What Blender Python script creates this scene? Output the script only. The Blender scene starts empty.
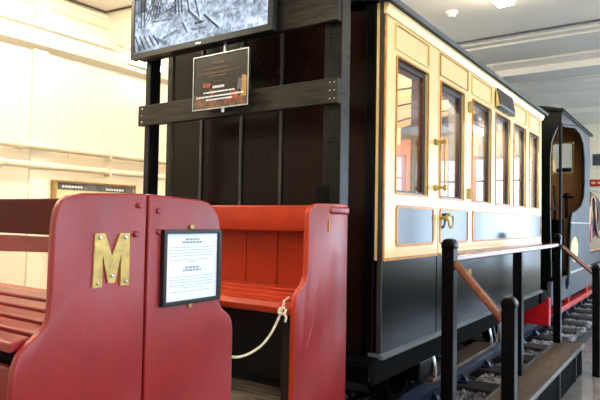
import bpy, bmesh, math, random
from mathutils import Vector, Matrix
import numpy as np

random.seed(7)
SC = bpy.context.scene
COL = SC.collection

# ------------------------------------------------------------------ camera, world, exposure
cam_d = bpy.data.cameras.new('camera')
cam = bpy.data.objects.new('camera', cam_d)
COL.objects.link(cam)
cam_d.sensor_width = 36.0
cam_d.lens = 573.885 / 600.0 * 36.0
cam_d.clip_start = 0.02
R = ((0.82251463, -0.00594589, -0.56871287),
     (0.56848677, 0.03866283, 0.82178341),
     (0.01710182, -0.99923462, 0.03518090))
cam.matrix_world = Matrix(((R[0][0], -R[0][1], -R[0][2], 0),
                           (R[1][0], -R[1][1], -R[1][2], 0),
                           (R[2][0], -R[2][1], -R[2][2], 1.42),
                           (0, 0, 0, 1)))
SC.camera = cam
SC.view_settings.view_transform = 'Standard'
SC.view_settings.look = 'None'
SC.view_settings.gamma = 1.0
SC.view_settings.use_curve_mapping = False
SC.view_settings.exposure = 0.64
SC.cycles.max_bounces = 8
SC.cycles.caustics_reflective = False
SC.cycles.caustics_refractive = False
SC.cycles.sample_clamp_indirect = 6.0

w = bpy.data.worlds.new('sky')
SC.world = w
w.use_nodes = True
w.node_tree.nodes['Background'].inputs[0].default_value = (0.75, 0.85, 1.0, 1)
w.node_tree.nodes['Background'].inputs[1].default_value = 1.0

WINDOW_E = 4.6          # daylight behind the frosted panes of the window wall
WINDOW_C = (0.62, 0.80, 1.0)
TUBE_E = 29.5           # fluorescent diffusers
TUBE_C = (1.0, 0.86, 0.66)
LAMPS = [(-1.50, 4.97), (-1.50, 1.2), (-4.4, 0.6), (-4.4, 2.9), (1.4, 0.2), (1.4, 5.5), (-1.5, -2.4), (-4.3, 6.2), (1.4, 13.0)]


# ------------------------------------------------------------------ materials
def lin(c):
    return tuple(((v / 255.0) / 12.92 if v / 255.0 <= 0.04045 else ((v / 255.0 + 0.055) / 1.055) ** 2.4) for v in c)


def mat(name, col, rough=0.5, metal=0.0, var=0.12, scale=6.0, bump=0.0, bscale=40.0, coat=0.0,
        stretch=(1, 1, 1), col2=None, thr=None, spec=0.5, rvar=0.0, coat_r=0.08):
    m = bpy.data.materials.new(name)
    m.use_nodes = True
    nt = m.node_tree
    b = nt.nodes['Principled BSDF']
    b.inputs['Roughness'].default_value = rough
    b.inputs['Metallic'].default_value = metal
    b.inputs['Specular IOR Level'].default_value = spec
    b.inputs['Coat Weight'].default_value = coat
    b.inputs['Coat Roughness'].default_value = coat_r
    c = lin(col)
    tc = nt.nodes.new('ShaderNodeTexCoord')
    mp = nt.nodes.new('ShaderNodeMapping')
    mp.inputs['Scale'].default_value = stretch
    nt.links.new(tc.outputs['Object'], mp.inputs['Vector'])
    n = nt.nodes.new('ShaderNodeTexNoise')
    n.inputs['Scale'].default_value = scale
    n.inputs['Detail'].default_value = 5
    n.inputs['Roughness'].default_value = 0.6
    nt.links.new(mp.outputs['Vector'], n.inputs['Vector'])
    cr = nt.nodes.new('ShaderNodeValToRGB')
    c2 = lin(col2) if col2 else tuple(max(0, v * (1 - 2 * var)) for v in c)
    hi = c if col2 else tuple(min(1, v * (1 + var)) for v in c)
    lo_p, hi_p = thr if thr else (0.32, 0.68)
    cr.color_ramp.elements[0].position = lo_p
    cr.color_ramp.elements[0].color = (*c2, 1)
    cr.color_ramp.elements[1].position = hi_p
    cr.color_ramp.elements[1].color = (*hi, 1)
    nt.links.new(n.outputs['Fac'], cr.inputs['Fac'])
    nt.links.new(cr.outputs['Color'], b.inputs['Base Color'])
    if rvar:
        mr = nt.nodes.new('ShaderNodeMapRange')
        mr.inputs['To Min'].default_value = max(0.02, rough - rvar)
        mr.inputs['To Max'].default_value = min(1, rough + rvar)
        nt.links.new(n.outputs['Fac'], mr.inputs['Value'])
        nt.links.new(mr.outputs['Result'], b.inputs['Roughness'])
    if bump:
        n2 = nt.nodes.new('ShaderNodeTexNoise')
        n2.inputs['Scale'].default_value = bscale
        n2.inputs['Detail'].default_value = 4
        nt.links.new(mp.outputs['Vector'], n2.inputs['Vector'])
        bp = nt.nodes.new('ShaderNodeBump')
        bp.inputs['Strength'].default_value = bump
        bp.inputs['Distance'].default_value = 0.01
        nt.links.new(n2.outputs['Fac'], bp.inputs['Height'])
        nt.links.new(bp.outputs['Normal'], b.inputs['Normal'])
    return m


def emit(name, col, strength):
    m = bpy.data.materials.new(name)
    m.use_nodes = True
    nt = m.node_tree
    nt.nodes.remove(nt.nodes['Principled BSDF'])
    e = nt.nodes.new('ShaderNodeEmission')
    e.inputs[0].default_value = (*col, 1)
    e.inputs[1].default_value = strength
    nt.links.new(e.outputs[0], nt.nodes['Material Output'].inputs[0])
    return m


def glass_mat(name, tint=(0.93, 0.95, 0.97), refl=1.0):
    m = bpy.data.materials.new(name)
    m.use_nodes = True
    nt = m.node_tree
    nt.nodes.remove(nt.nodes['Principled BSDF'])
    t = nt.nodes.new('ShaderNodeBsdfTransparent')
    t.inputs[0].default_value = (*tint, 1)
    g = nt.nodes.new('ShaderNodeBsdfGlossy')
    g.inputs['Roughness'].default_value = 0.015
    lw = nt.nodes.new('ShaderNodeLayerWeight')
    lw.inputs['Blend'].default_value = 0.5
    pw = nt.nodes.new('ShaderNodeMath'); pw.operation = 'POWER'
    pw.inputs[1].default_value = 4.0
    nt.links.new(lw.outputs['Facing'], pw.inputs[0])
    f = nt.nodes.new('ShaderNodeMath'); f.operation = 'MULTIPLY_ADD'
    f.inputs[1].default_value = 0.9 * refl
    f.inputs[2].default_value = 0.05 * refl
    nt.links.new(pw.outputs[0], f.inputs[0])
    mx = nt.nodes.new('ShaderNodeMixShader')
    nt.links.new(f.outputs[0], mx.inputs[0])
    nt.links.new(t.outputs[0], mx.inputs[1])
    nt.links.new(g.outputs[0], mx.inputs[2])
    nt.links.new(mx.outputs[0], nt.nodes['Material Output'].inputs[0])
    return m


M = {}
M['wall'] = mat('cream_wall_paint', (251, 244, 224), 0.75, var=0.02, scale=2.5, bump=0.15, bscale=9)
M['wall_stained'] = mat('flaking_cream_wall_paint', (251, 244, 224), 0.75, scale=7, col2=(216, 198, 160), thr=(0.24, 0.30), bump=0.15, bscale=9)
M['ceiling'] = mat('ceiling_paint', (246, 241, 231), 0.8, var=0.02, scale=1.5)
M['pipe'] = mat('white_pipe_paint', (250, 240, 212), 0.45, var=0.04)
M['floor'] = mat('worn_concrete', (124, 120, 118), 0.18, var=0.12, scale=3, bump=0.1, bscale=20, rvar=0.1)
M['dark_floor'] = mat('dark_unseen_floor', (40, 32, 28), 0.9, var=0.2, scale=60, spec=0.1)  # for the unseen dark floor added towards the windows
M['bed'] = mat('ballast_bed_soil', (46, 47, 52), 0.9, var=0.3, scale=25, bump=0.6, bscale=60)
M['stone'] = mat('ballast_stone', (168, 168, 176), 0.75, var=0.45, scale=6)
M['timber'] = mat('tarred_sleeper_timber', (52, 47, 46), 0.7, var=0.3, scale=8, stretch=(1, 6, 6), bump=0.4)
M['rail'] = mat('painted_rail_steel', (52, 60, 82), 0.35, metal=0.5, var=0.2, scale=12)
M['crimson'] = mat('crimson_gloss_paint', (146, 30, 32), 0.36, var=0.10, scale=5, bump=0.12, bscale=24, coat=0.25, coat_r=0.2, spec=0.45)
M['warm_lit_red'] = mat('warm_lit_red_paint', (180, 56, 28), 0.36, var=0.08, scale=5, bump=0.1, bscale=22, coat=0.1, coat_r=0.2, spec=0.3)  # bench red again, with the warm lamplight put into the colour
M['shaded'] = mat('shaded_red_paint', (84, 22, 12), 0.45, spec=0.12, var=0.12, scale=5, stretch=(0.3, 1, 1))  # bench red darkened, the rail's shade put into the colour
M['black'] = mat('black_gloss_paint', (8, 8, 9), 0.28, var=0.3, scale=8, bump=0.08, bscale=30, spec=0.12)
M['matte_black'] = mat('matte_black_paint', (9, 9, 10), 0.75, var=0.3, scale=8, spec=0.05)
M['blackwood'] = mat('black_stained_timber', (10, 9, 8), 0.30, spec=0.3, var=0.5, scale=9, stretch=(1, 1, 4), bump=0.2, bscale=26, rvar=0.1)
M['grayboard'] = mat('weathered_black_board', (46, 42, 36), 0.5, spec=0.25, var=0.4, scale=9, stretch=(0.6, 1, 5), bump=0.3)
M['brown'] = mat('varnished_brown_panel', (30, 14, 8), 0.25, var=0.25, scale=3, stretch=(1, 1, 0.4), spec=0.16)
M['batten'] = mat('dull_metal_batten', (80, 78, 76), 0.35, metal=0.6, var=0.15)
M['cream'] = mat('coach_cream_paint', (250, 222, 156), 0.32, var=0.03, scale=4, coat=0.3, coat_r=0.12)
M['gold'] = mat('orange_gold_lining', (214, 140, 44), 0.35, var=0.15, scale=20)
M['navy'] = mat('slate_blue_panel_paint', (34, 42, 62), 0.12, var=0.1, spec=0.6)
M['bodyblack'] = mat('coach_black_paint', (16, 15, 14), 0.2, var=0.25, scale=3, spec=0.12)
M['frame_dark'] = mat('dark_window_frame_varnish', (50, 38, 36), 0.35, var=0.15)
M['interior'] = mat('interior_varnished_panelling', (142, 74, 48), 0.4, var=0.2, scale=4, stretch=(1, 1, .3))
M['int_ceiling'] = mat('interior_cream_boards', (252, 232, 178), 0.6, var=0.02)
M['seatred'] = mat('red_leather_seat', (120, 34, 30), 0.5, var=0.15)
M['roof'] = mat('grey_roof_canvas', (92, 98, 104), 0.6, var=0.1)
M['brass'] = mat('worn_brass', (200, 172, 100), 0.4, metal=0.5, var=0.15, scale=30, bump=0.1)
M['pale_brass'] = mat('polished_pale_brass', (224, 200, 140), 0.35, metal=0.2, var=0.1)
M['chrome'] = mat('brushed_steel', (200, 205, 212), 0.25, metal=1.0, var=0.05)
M['paper'] = mat('white_paper', (240, 247, 252), 0.6, var=0.01)
M['ink'] = mat('grey_print_ink', (184, 192, 208), 0.6, var=0.05)
M['ink_dark'] = mat('dark_print_ink', (140, 148, 170), 0.6, var=0.05)
M['plastic'] = mat('black_plastic', (20, 21, 22), 0.35, var=0.1)
M['rope'] = mat('cream_cotton_rope', (228, 214, 186), 0.85, var=0.12, scale=60, bump=0.5, bscale=160)
M['rail_wood'] = mat('varnished_copper_wood', (120, 60, 30), 0.22, var=0.2, scale=6, stretch=(4, .5, 4), coat=0.15)
M['step_wood'] = mat('worn_brown_step_board', (86, 70, 58), 0.5, var=0.3, scale=7, stretch=(5, .6, 1), bump=0.2)
M['deck'] = mat('weathered_grey_planks', (158, 144, 126), 0.75, scale=9, stretch=(.5, 6, 1), col2=(74, 64, 56), thr=(.35, .6), bump=0.4)
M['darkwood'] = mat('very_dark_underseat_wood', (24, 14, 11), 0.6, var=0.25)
M['steel'] = mat('grey_blue_engine_plate', (82, 88, 98), 0.5, var=0.08, scale=3, spec=0.2)
M['engine_green'] = mat('dark_green_engine_paint', (8, 13, 12), 0.3, var=0.2, spec=0.15)
M['cab_brown'] = mat('brown_cab_lining', (150, 100, 50), 0.5, var=0.12, scale=4)
M['red'] = mat('signal_red_paint', (206, 16, 24), 0.35, var=0.08)
M['copper'] = mat('copper_pipe', (214, 150, 110), 0.25, metal=0.9, var=0.08)
M['white_fit'] = mat('white_lamp_housing', (236, 236, 232), 0.5, var=0.02)
M['oak'] = mat('light_oak_frame', (168, 128, 70), 0.5, var=0.15, scale=8)
M['board_cream'] = mat('pale_cream_board', (238, 226, 176), 0.6, var=0.02)
M['board_grey'] = mat('grey_picture_strip', (110, 112, 112), 0.6, col2=(70, 74, 78), scale=14, thr=(.4, .6))
M['scuff'] = mat('pale_scuff_marks', (176, 78, 82), 0.6, scale=60, col2=(150, 40, 44), thr=(.4, .6))
M['cable'] = mat('dark_cable_sheath', (60, 52, 46), 0.6)
M['photo_dark'] = mat('dark_sign_print', (38, 30, 28), 0.25, scale=16, col2=(16, 14, 14), thr=(.4, .62), coat=0.4)
M['photo_orange'] = mat('orange_sign_print', (196, 84, 44), 0.3, scale=30, col2=(92, 40, 26), thr=(.4, .6), coat=0.4)
M['photo_brown'] = mat('brown_sign_print', (128, 86, 58), 0.3, scale=24, col2=(70, 46, 34), thr=(.4, .6), coat=0.4)
M['bulb'] = emit('added_warm_globe', (1.0, 0.84, 0.6), 900.0)  # for the unseen lamps added inside the coach
M['tube'] = emit('fluorescent_diffuser', TUBE_C, TUBE_E)
M['day'] = emit('daylit_frosted_pane', WINDOW_C, WINDOW_E)
M['glass'] = glass_mat('window_glass')


# ------------------------------------------------------------------ mesh helpers
class MB:
    def __init__(s):
        s.bm = bmesh.new()

    def face(s, pts):
        return s.bm.faces.new([s.bm.verts.new(p) for p in pts])

    def box(s, x0, x1, y0, y1, z0, z1):
        v = [s.bm.verts.new((x, y, z)) for x in (x0, x1) for y in (y0, y1) for z in (z0, z1)]
        for q in ((0, 1, 3, 2), (4, 6, 7, 5), (0, 4, 5, 1), (2, 3, 7, 6), (0, 2, 6, 4), (1, 5, 7, 3)):
            s.bm.faces.new([v[i] for i in q])
        return s

    def prism(s, prof, axis, a, b):
        """prof: 2D loop. axis 'x' -> (y,z) loop, 'y' -> (x,z) loop, 'z' -> (x,y) loop"""
        def P(u, v, t):
            return {'x': (t, u, v), 'y': (u, t, v), 'z': (u, v, t)}[axis]
        A = [s.bm.verts.new(P(u, v, a)) for u, v in prof]
        B = [s.bm.verts.new(P(u, v, b)) for u, v in prof]
        n = len(prof)
        s.bm.faces.new(A)
        s.bm.faces.new(B[::-1])
        for i in range(n):
            s.bm.faces.new((A[i], B[i], B[(i + 1) % n], A[(i + 1) % n]))
        return s

    def ring(s, outer, inner, axis, a, b):
        def P(u, v, t):
            return {'x': (t, u, v), 'y': (u, t, v), 'z': (u, v, t)}[axis]
        n = len(outer)
        L = [[s.bm.verts.new(P(u, v, t)) for u, v in lp] for lp in (outer, inner) for t in (a, b)]
        oa, ob, ia, ib = L
        for i in range(n):
            j = (i + 1) % n
            s.bm.faces.new((oa[i], oa[j], ia[j], ia[i]))
            s.bm.faces.new((ob[i], ib[i], ib[j], ob[j]))
            s.bm.faces.new((oa[i], ob[i], ob[j], oa[j]))
            s.bm.faces.new((ia[i], ia[j], ib[j], ib[i]))
        return s

    def tube(s, pts, r, n=10, closed=False, rs=None):
        pts = [Vector(p) for p in pts]
        rings = []
        N = len(pts)
        up = None
        for i, p in enumerate(pts):
            if closed:
                t = pts[(i + 1) % N] - pts[i - 1]
            else:
                t = pts[min(i + 1, N - 1)] - pts[max(i - 1, 0)]
            t.normalize()
            if up is None:
                up = Vector((0, 0, 1)) if abs(t.z) < .9 else Vector((1, 0, 0))
            sd = t.cross(up).normalized()
            up = sd.cross(t).normalized()
            rr = rs[i] if rs else r
            rings.append([s.bm.verts.new(p + (sd * math.cos(2 * math.pi * k / n) + up * math.sin(2 * math.pi * k / n)) * rr) for k in range(n)])
        M_ = N if closed else N - 1
        for i in range(M_):
            a, b = rings[i], rings[(i + 1) % N]
            for k in range(n):
                s.bm.faces.new((a[k], a[(k + 1) % n], b[(k + 1) % n], b[k]))
        if not closed:
            s.bm.faces.new(rings[0][::-1])
            s.bm.faces.new(rings[-1])
        return s

    def cyl(s, p0, p1, r, n=20):
        return s.tube([p0, p1], r, n)

    def lathe(s, prof, c, axis='z', n=24):
        rings = []
        for r, t in prof:
            rg = []
            for k in range(n):
                a = 2 * math.pi * k / n
                u, v = r * math.cos(a), r * math.sin(a)
                p = {'z': (u, v, t), 'y': (u, t, v), 'x': (t, u, v)}[axis]
                rg.append(s.bm.verts.new(Vector(c) + Vector(p)))
            rings.append(rg)
        for a, b in zip(rings[:-1], rings[1:]):
            for k in range(n):
                s.bm.faces.new((a[k], a[(k + 1) % n], b[(k + 1) % n], b[k]))
        s.bm.faces.new(rings[0][::-1])
        s.bm.faces.new(rings[-1])
        return s

    def bar(s, a, b, wx, wz):
        """rectangular bar between two points, width wx sideways, wz in the up-ish direction"""
        a, b = Vector(a), Vector(b)
        t = (b - a).normalized()
        up = Vector((0, 0, 1)) if abs(t.z) < .95 else Vector((0, 1, 0))
        sd = t.cross(up).normalized()
        up = sd.cross(t).normalized()
        v = []
        for p in (a, b):
            for i, j in ((-1, -1), (1, -1), (1, 1), (-1, 1)):
                v.append(s.bm.verts.new(p + sd * i * wx / 2 + up * j * wz / 2))
        for q in ((0, 1, 2, 3), (7, 6, 5, 4), (0, 4, 5, 1), (1, 5, 6, 2), (2, 6, 7, 3), (3, 7, 4, 0)):
            s.bm.faces.new([v[i] for i in q])
        return s

    def build(s, name, m, parent=None, bevel=0.0, seg=2, smooth=False, origin=None, m2=None):
        bmesh.ops.recalc_face_normals(s.bm, faces=s.bm.faces)
        if bevel:
            s.bm.normal_update()
            es = [e for e in s.bm.edges if len(e.link_faces) == 2 and e.calc_face_angle(0) > math.radians(40)]
            bmesh.ops.bevel(s.bm, geom=es, offset=bevel, segments=seg, profile=0.5, affect='EDGES', clamp_overlap=True)
        me = bpy.data.meshes.new(name)
        if smooth:
            for f in s.bm.faces:
                f.smooth = len(f.verts) < 8
        s.bm.to_mesh(me)
        s.bm.free()
        if smooth:
            me.set_sharp_from_angle(angle=math.radians(42))
        me.materials.append(m)
        if m2:                    # warm-lit copy of the paint on everything except the face turned to +x
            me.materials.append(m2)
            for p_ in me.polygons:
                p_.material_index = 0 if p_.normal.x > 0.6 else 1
        o = bpy.data.objects.new(name, me)
        COL.objects.link(o)
        if parent is not None:
            o.parent = parent
            ofs = Vector((0, 0, 0))
            q = parent
            while q is not None:
                ofs += q.location
                q = q.parent
            me.transform(Matrix.Translation(-ofs))
        elif origin is not None:
            me.transform(Matrix.Translation(-Vector(origin)))
            o.location = origin
        return o


def tag(o, label, cat, group=None, kind=None):
    if label:
        o['label'] = label
    if cat:
        o['category'] = cat
    if group:
        o['group'] = group
    if kind:
        o['kind'] = kind
    return o


def thing(name, loc, label, cat, group=None):
    o = bpy.data.objects.new(name, None)
    o.empty_display_size = 0.1
    o.location = loc
    COL.objects.link(o)
    return tag(o, label, cat, group)


def struct(o, label=None):
    o['kind'] = 'structure'
    if label:
        o['label'] = label
    return o


def copy_tree(o, delta, parent=None):
    c = o.copy()
    COL.objects.link(c)
    if parent is None:
        c.location = Vector(o.location) + Vector(delta)
    else:
        c.parent = parent
    for ch in list(o.children):
        copy_tree(ch, delta, c)
    return c


def rrect(y0, y1, z0, z1, r, k=4):
    pts = []
    for cy, cz, a0 in ((y1 - r, z1 - r, 0), (y0 + r, z1 - r, 90), (y0 + r, z0 + r, 180), (y1 - r, z0 + r, 270)):
        for i in range(k + 1):
            a = math.radians(a0 + 90 * i / k)
            pts.append((cy + r * math.cos(a), cz + r * math.sin(a)))
    return pts


def bead(mb, y0, y1, z0, z1, wd, r, xa, xb):
    """rounded rectangular lining frame on a plane of constant x"""
    ri = max(r - wd, 0.002)
    mb.ring(rrect(y0, y1, z0, z1, r), rrect(y0 + wd, y1 - wd, z0 + wd, z1 - wd, ri), 'x', xa, xb)


def sheet(mb, x0, x1, Y, Z, holes):
    """slab x0..x1 over Y,Z ranges with rectangular holes (y0,y1,z0,z1)"""
    ys = sorted(set([Y[0], Y[1]] + [h[i] for h in holes for i in (0, 1) if Y[0] < h[i] < Y[1]]))
    zs = sorted(set([Z[0], Z[1]] + [h[i] for h in holes for i in (2, 3) if Z[0] < h[i] < Z[1]]))
    for a, b in zip(ys[:-1], ys[1:]):
        run = None
        for c, d in zip(zs[:-1], zs[1:]):
            hit = any(h[0] <= (a + b) / 2 <= h[1] and h[2] <= (c + d) / 2 <= h[3] for h in holes)
            if hit:
                if run:
                    mb.box(x0, x1, a, b, *run)
                run = None
            else:
                run = (run[0], d) if run else (c, d)
        if run:
            mb.box(x0, x1, a, b, *run)
    return mb


# ================================================================== THE ROOM
XL, XR, YB, YF, ZC = -5.5, 3.4, -4.0, 14.0, 3.66
struct(MB().box(-1.145, 0.55, YB, YF, -0.2, 0.0).build('floor', M['floor']), 'smooth grey concrete floor')
struct(MB().box(0.55, XR, YB, YF, -0.2, 0.0).build('floor_dark', M['dark_floor']), 'dark unseen floor towards the windows, added to dim reflections')  # unseen dark strip, added so the coach side reflects less
struct(MB().box(XL, -1.145, YB, YF, -0.2, -0.02).build('floor_trackbed', M['bed']), 'dark ground under the railway track')
struct(MB().box(XL, XR, YB, YF, ZC, ZC + 0.15).build('ceiling', M['ceiling']), 'off white plaster ceiling')

wl = MB().box(XL - 0.2, XL, YB, YF, -0.2, ZC)
struct(wl.build('wall_left', M['wall_stained']), 'cream painted wall with flaking marks')
wt = MB()
for y in (0.55, 3.16, 5.9, 8.6):          # shallow pilasters
    wt.box(XL, XL + 0.035, y, y + 0.16, 0.0, 3.12)
    wt.box(XL, XL + 0.035, y, y + 0.16, 3.36, 3.56)
struct(wt.build('trim_1', M['wall']), 'shallow cream pilasters')
lg = MB()
lg.prism([(XL, 3.10), (XL + .11, 3.13), (XL + .13, 3.19), (XL + .13, 3.27), (XL + .17, 3.29), (XL + .17, 3.335), (XL, 3.345)], 'y', YB, YF)
struct(lg.build('trim_2', M['wall']), 'cream ledge running along the wall')
cn = MB()
cn.prism([(XL, 3.54), (XL + .04, 3.55), (XL + .10, 3.61), (XL + .13, 3.62), (XL + .13, ZC), (XL, ZC)], 'y', YB, 4.05)
struct(cn.build('trim_3', M['wall']), 'cream cornice under the ceiling')
def win_y(n, x0, x1, z0, z1, label):
    f = MB()
    f.ring([(x0, z0), (x1, z0), (x1, z1), (x0, z1)], [(x0 + .06, z0 + .07), (x1 - .06, z0 + .07), (x1 - .06, z1 - .07), (x0 + .06, z1 - .07)], 'y', YF + .06, YF + .12)
    for k in (1, 2):
        xx_ = x0 + (x1 - x0) * k / 3
        f.box(xx_ - .02, xx_ + .02, YF + .07, YF + .11, z0 + .07, z1 - .07)
    f.box(x0 + .06, x1 - .06, YF + .07, YF + .11, z1 - .62, z1 - .57)
    fo = struct(f.build('window_%d' % n, M['white_fit']), label)
    MB().box(x0, x1, YF + .12, YF + .13, z0, z1).build('pane', M['day'], fo)
win_y(8, 0.35, 1.75, 0.35, 3.05, 'tall white framed window in the end wall')
win_y(9, 1.95, 3.34, 0.35, 3.05, 'tall white framed window in the end wall, next to the corner')
wf_ = MB()
for a_, b_, c_, d_ in ((XL, .35, -.2, ZC), (.35, 1.75, -.2, .35), (.35, 1.75, 3.05, ZC), (1.75, 1.95, -.2, ZC), (1.95, 3.34, -.2, .35), (1.95, 3.34, 3.05, ZC), (3.34, XR, -.2, ZC)):
    wf_.box(a_, b_, YF, YF + .2, c_, d_)
struct(wf_.build('wall_far', M['wall']), 'cream end wall')
struct(MB().box(XL, XR, YB - 0.2, YB, -0.2, ZC).build('wall_back', M['wall']), 'cream wall behind the viewer')

# ceiling beams crossing the room
b1 = MB().box(XL, XR, 4.05, 4.45, 3.345, ZC)
b1.prism([(4.05, ZC), (3.93, ZC), (3.95, 3.63), (4.02, 3.60), (4.05, 3.54)], 'x', XL, XR)
struct(b1.build('ceiling_beam', M['wall']), 'cream beam crossing the ceiling')
for i, y in enumerate((8.25, 11.6)):
    bb = MB().box(XL, XR, y, y + 0.42, 3.50, ZC)
    bb.prism([(y, ZC), (y - .16, ZC), (y - .14, 3.635), (y, 3.59)], 'x', XL, XR)
    struct(bb.build('ceiling_beam', M['ceiling']), 'pale plaster ceiling beam')
mo = MB()
mo.box(XL, XR, 6.89, 6.91, ZC - .02, ZC)
struct(mo.build('trim_4', M['roof']), 'thin dark joint line across the ceiling')
mo = MB()
for y, h in ((7.05, .02), (7.22, .03), (9.4, .03), (9.62, .05), (10.4, .03)):
    mo.box(XL, XR, y, y + .07, ZC - h, ZC)
struct(mo.build('trim_5', M['ceiling']), 'shallow plaster mouldings across the ceiling')

# window wall on the right, daylight through frosted panes
wins = [(y, y + (2.35 if y > 11 else 1.7), 0.75, 3.15) for y in (-3.4, -0.9, 1.6, 4.1, 6.6, 8.9, 11.4)]
struct(sheet(MB(), XR, XR + 0.25, (YB, YF), (-0.2, ZC), wins).build('wall_right', M['wall']), 'cream wall with tall windows')
for i, (a, b, c, d) in enumerate(wins):
    f = MB()
    f.box(XR + .06, XR + .12, a, a + .06, c, d).box(XR + .06, XR + .12, b - .06, b, c, d)
    f.box(XR + .06, XR + .12, a, b, c, c + .07).box(XR + .06, XR + .12, a, b, d - .07, d)
    for k in (1, 2):
        yy = a + (b - a) * k / 3
        f.box(XR + .07, XR + .11, yy - .02, yy + .02, c, d)
    for k in (1, 2, 3):
        zz = c + (d - c) * k / 4
        f.box(XR + .07, XR + .11, a, b, zz - .02, zz + .02)
    fo = struct(f.build('window_%d' % (i + 1), M['white_fit']), 'tall white framed window letting in daylight')
    MB().box(XR + .12, XR + .13, a, b, c, d).build('pane', M['day'], fo)

# ceiling lamps
def lamp(x, y, label):
    t = thing('ceiling_light', (x, y, ZC), label, 'lamp', 'fluorescent ceiling lights')
    MB().box(x - .09, x + .09, y - .65, y + .65, ZC - .05, ZC).build('housing', M['white_fit'], t, bevel=.006)
    MB().box(x - .075, x + .075, y - .63, y + .63, ZC - .15, ZC - .05).build('diffuser', M['tube'], t, bevel=.01)

LAMP_LABEL = ['fluorescent ceiling light above the middle of the coach', 'fluorescent ceiling light above the red benches',
              'fluorescent ceiling light beside the cream wall ahead of the benches', 'fluorescent ceiling light beside the cream wall just before the first beam',
              'fluorescent ceiling light over the walkway before the coach', 'fluorescent ceiling light over the walkway beside the coach',
              'fluorescent ceiling light behind the viewer', 'fluorescent ceiling light beside the cream wall beyond the first beam',
              'fluorescent ceiling light over the walkway beside the engine']
for (x, y), l in zip(LAMPS, LAMP_LABEL):
    lamp(x, y, l)

# glowing strip on the ledge
t = thing('glowing_strip', (XL + .17, 4.45, 3.2), 'small glowing strip fixed to the cream wall ledge', 'lamp')
MB().box(XL + .13, XL + .17, 4.22, 4.75, 3.18, 3.26).build('housing', M['white_fit'], t, bevel=.005)
MB().box(XL + .17, XL + .21, 4.24, 4.73, 3.19, 3.24).build('diffuser', M['tube'], t, bevel=.01)

# smoke detector
t = thing('smoke_detector', (-2.13, 5.85, ZC), 'white round smoke detector on the ceiling', 'smoke detector')
MB().lathe([(.062, 0), (.062, -.018), (.05, -.03)], (-2.13, 5.85, ZC)).build('base', M['white_fit'], t, smooth=True)
MB().lathe([(.042, -.03), (.042, -.045), (.03, -.058)], (-2.13, 5.85, ZC)).build('sensor_cap', M['white_fit'], t, smooth=True)

# cable on the ceiling
cb = MB().tube([(-5.31, 2.2, ZC - .012), (-5.30, 3.3, ZC - .012), (-5.29, 3.86, ZC - .012), (-4.85, 3.905, ZC - .012), (-3.6, 3.905, ZC - .012)], .011, 8)
tag(cb.build('cable', M['cable'], origin=(-5.3, 3.86, ZC - .012), smooth=True), 'thin dark cable pinned around the ceiling corner', 'cable')

# wall pipes
for z, lab in ((2.11, 'upper white pipe running along the cream wall'), (1.925, 'lower white pipe running along the cream wall')):
    t = thing('wall_pipe', (XL, 3.4, z), lab, 'pipe', 'pipes along the cream wall')
    MB().cyl((XL + .075, YB + .01, z), (XL + .075, 9.0, z), .034, 16).build('pipe', M['pipe'], t, smooth=True)
    for y in (0.9, 3.02 if z > 2 else 2.83, 5.5):
        MB().lathe([(.043, -.03), (.047, -.02), (.047, .02), (.043, .03)], (XL + .075, y, z), 'y', 16).build('pipe_collar', M['pipe'], t, smooth=True)
    for y in (1.6, 4.05, 6.3):
        MB().box(XL, XL + .11, y, y + .025, z - .05, z + .05).build('pipe_bracket', M['pipe'], t, bevel=.004)

# information board on the wall
t = thing('information_board', (XL, 4.0, 1.2), 'oak framed information board with grey picture strip on the cream wall', 'board')
x = XL + .05
fb = MB()
y0, y1, z0, z1 = 3.41, 4.47, 0.95, 1.795
fb.ring([(y0, z0), (y1, z0), (y1, z1), (y0, z1)], [(y0 + .04, z0 + .04), (y1 - .02, z0 + .04), (y1 - .02, z1 - .02), (y0 + .04, z1 - .02)], 'x', XL, x)
fb.build('board_frame', M['oak'], t, bevel=.004)
MB().box(XL, x - .025, y0 + .04, y1 - .02, z0 + .04, z1 - .02).build('board_panel', M['board_cream'], t)
MB().box(x - .025, x - .02, y0 + .06, y1 - .03, 1.70, z1 - .024).build('picture_strip', M['board_grey'], t)
hd = MB()
for a, n, zz in ((3.52, 7, 1.733), (4.06, 7, 1.728)):
    for k in range(n):
        hd.box(x - .02, x - .018, a + k * .036, a + k * .036 + .026, zz - .011, zz + .011)
hd.build('printed_heading', M['paper'], t)

# wall vent and red sign at the far end
t = thing('wall_vent', (-1.6, YF, 2.85), 'grey louvred vent high on the far cream wall', 'vent')
MB().ring([(-1.92, 2.68), (-1.1, 2.68), (-1.1, 3.02), (-1.92, 3.02)], [(-1.88, 2.72), (-1.14, 2.72), (-1.14, 2.98), (-1.88, 2.98)], 'y', YF - .05, YF).build('vent_frame', M['white_fit'], t)
MB().box(-1.88, -1.14, YF - .015, YF, 2.72, 2.98).build('vent_back', M['roof'], t)
sl = MB()
for k in range(5):
    zz = 2.735 + k * .05
    sl.prism([(YF - .045, zz), (YF - .04, zz - .006), (YF - .012, zz + .028), (YF - .017, zz + .034)], 'x', -1.88, -1.14)
sl.build('louvre', M['chrome'], t)
t = thing('wall_sign', (-1.4, YF, 2.34), 'long red sign on the far wall beyond the engine', 'sign')
MB().box(-1.98, -0.7, YF - .03, YF, 2.27, 2.42).build('sign_plate', M['red'], t, bevel=.004)
rs = MB()
for k in range(9):
    rs.box(-1.9 + k * .12, -1.9 + k * .12 + .08, YF - .034, YF - .03, 2.32, 2.37)
rs.build('printed_marks', M['board_cream'], t)

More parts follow.
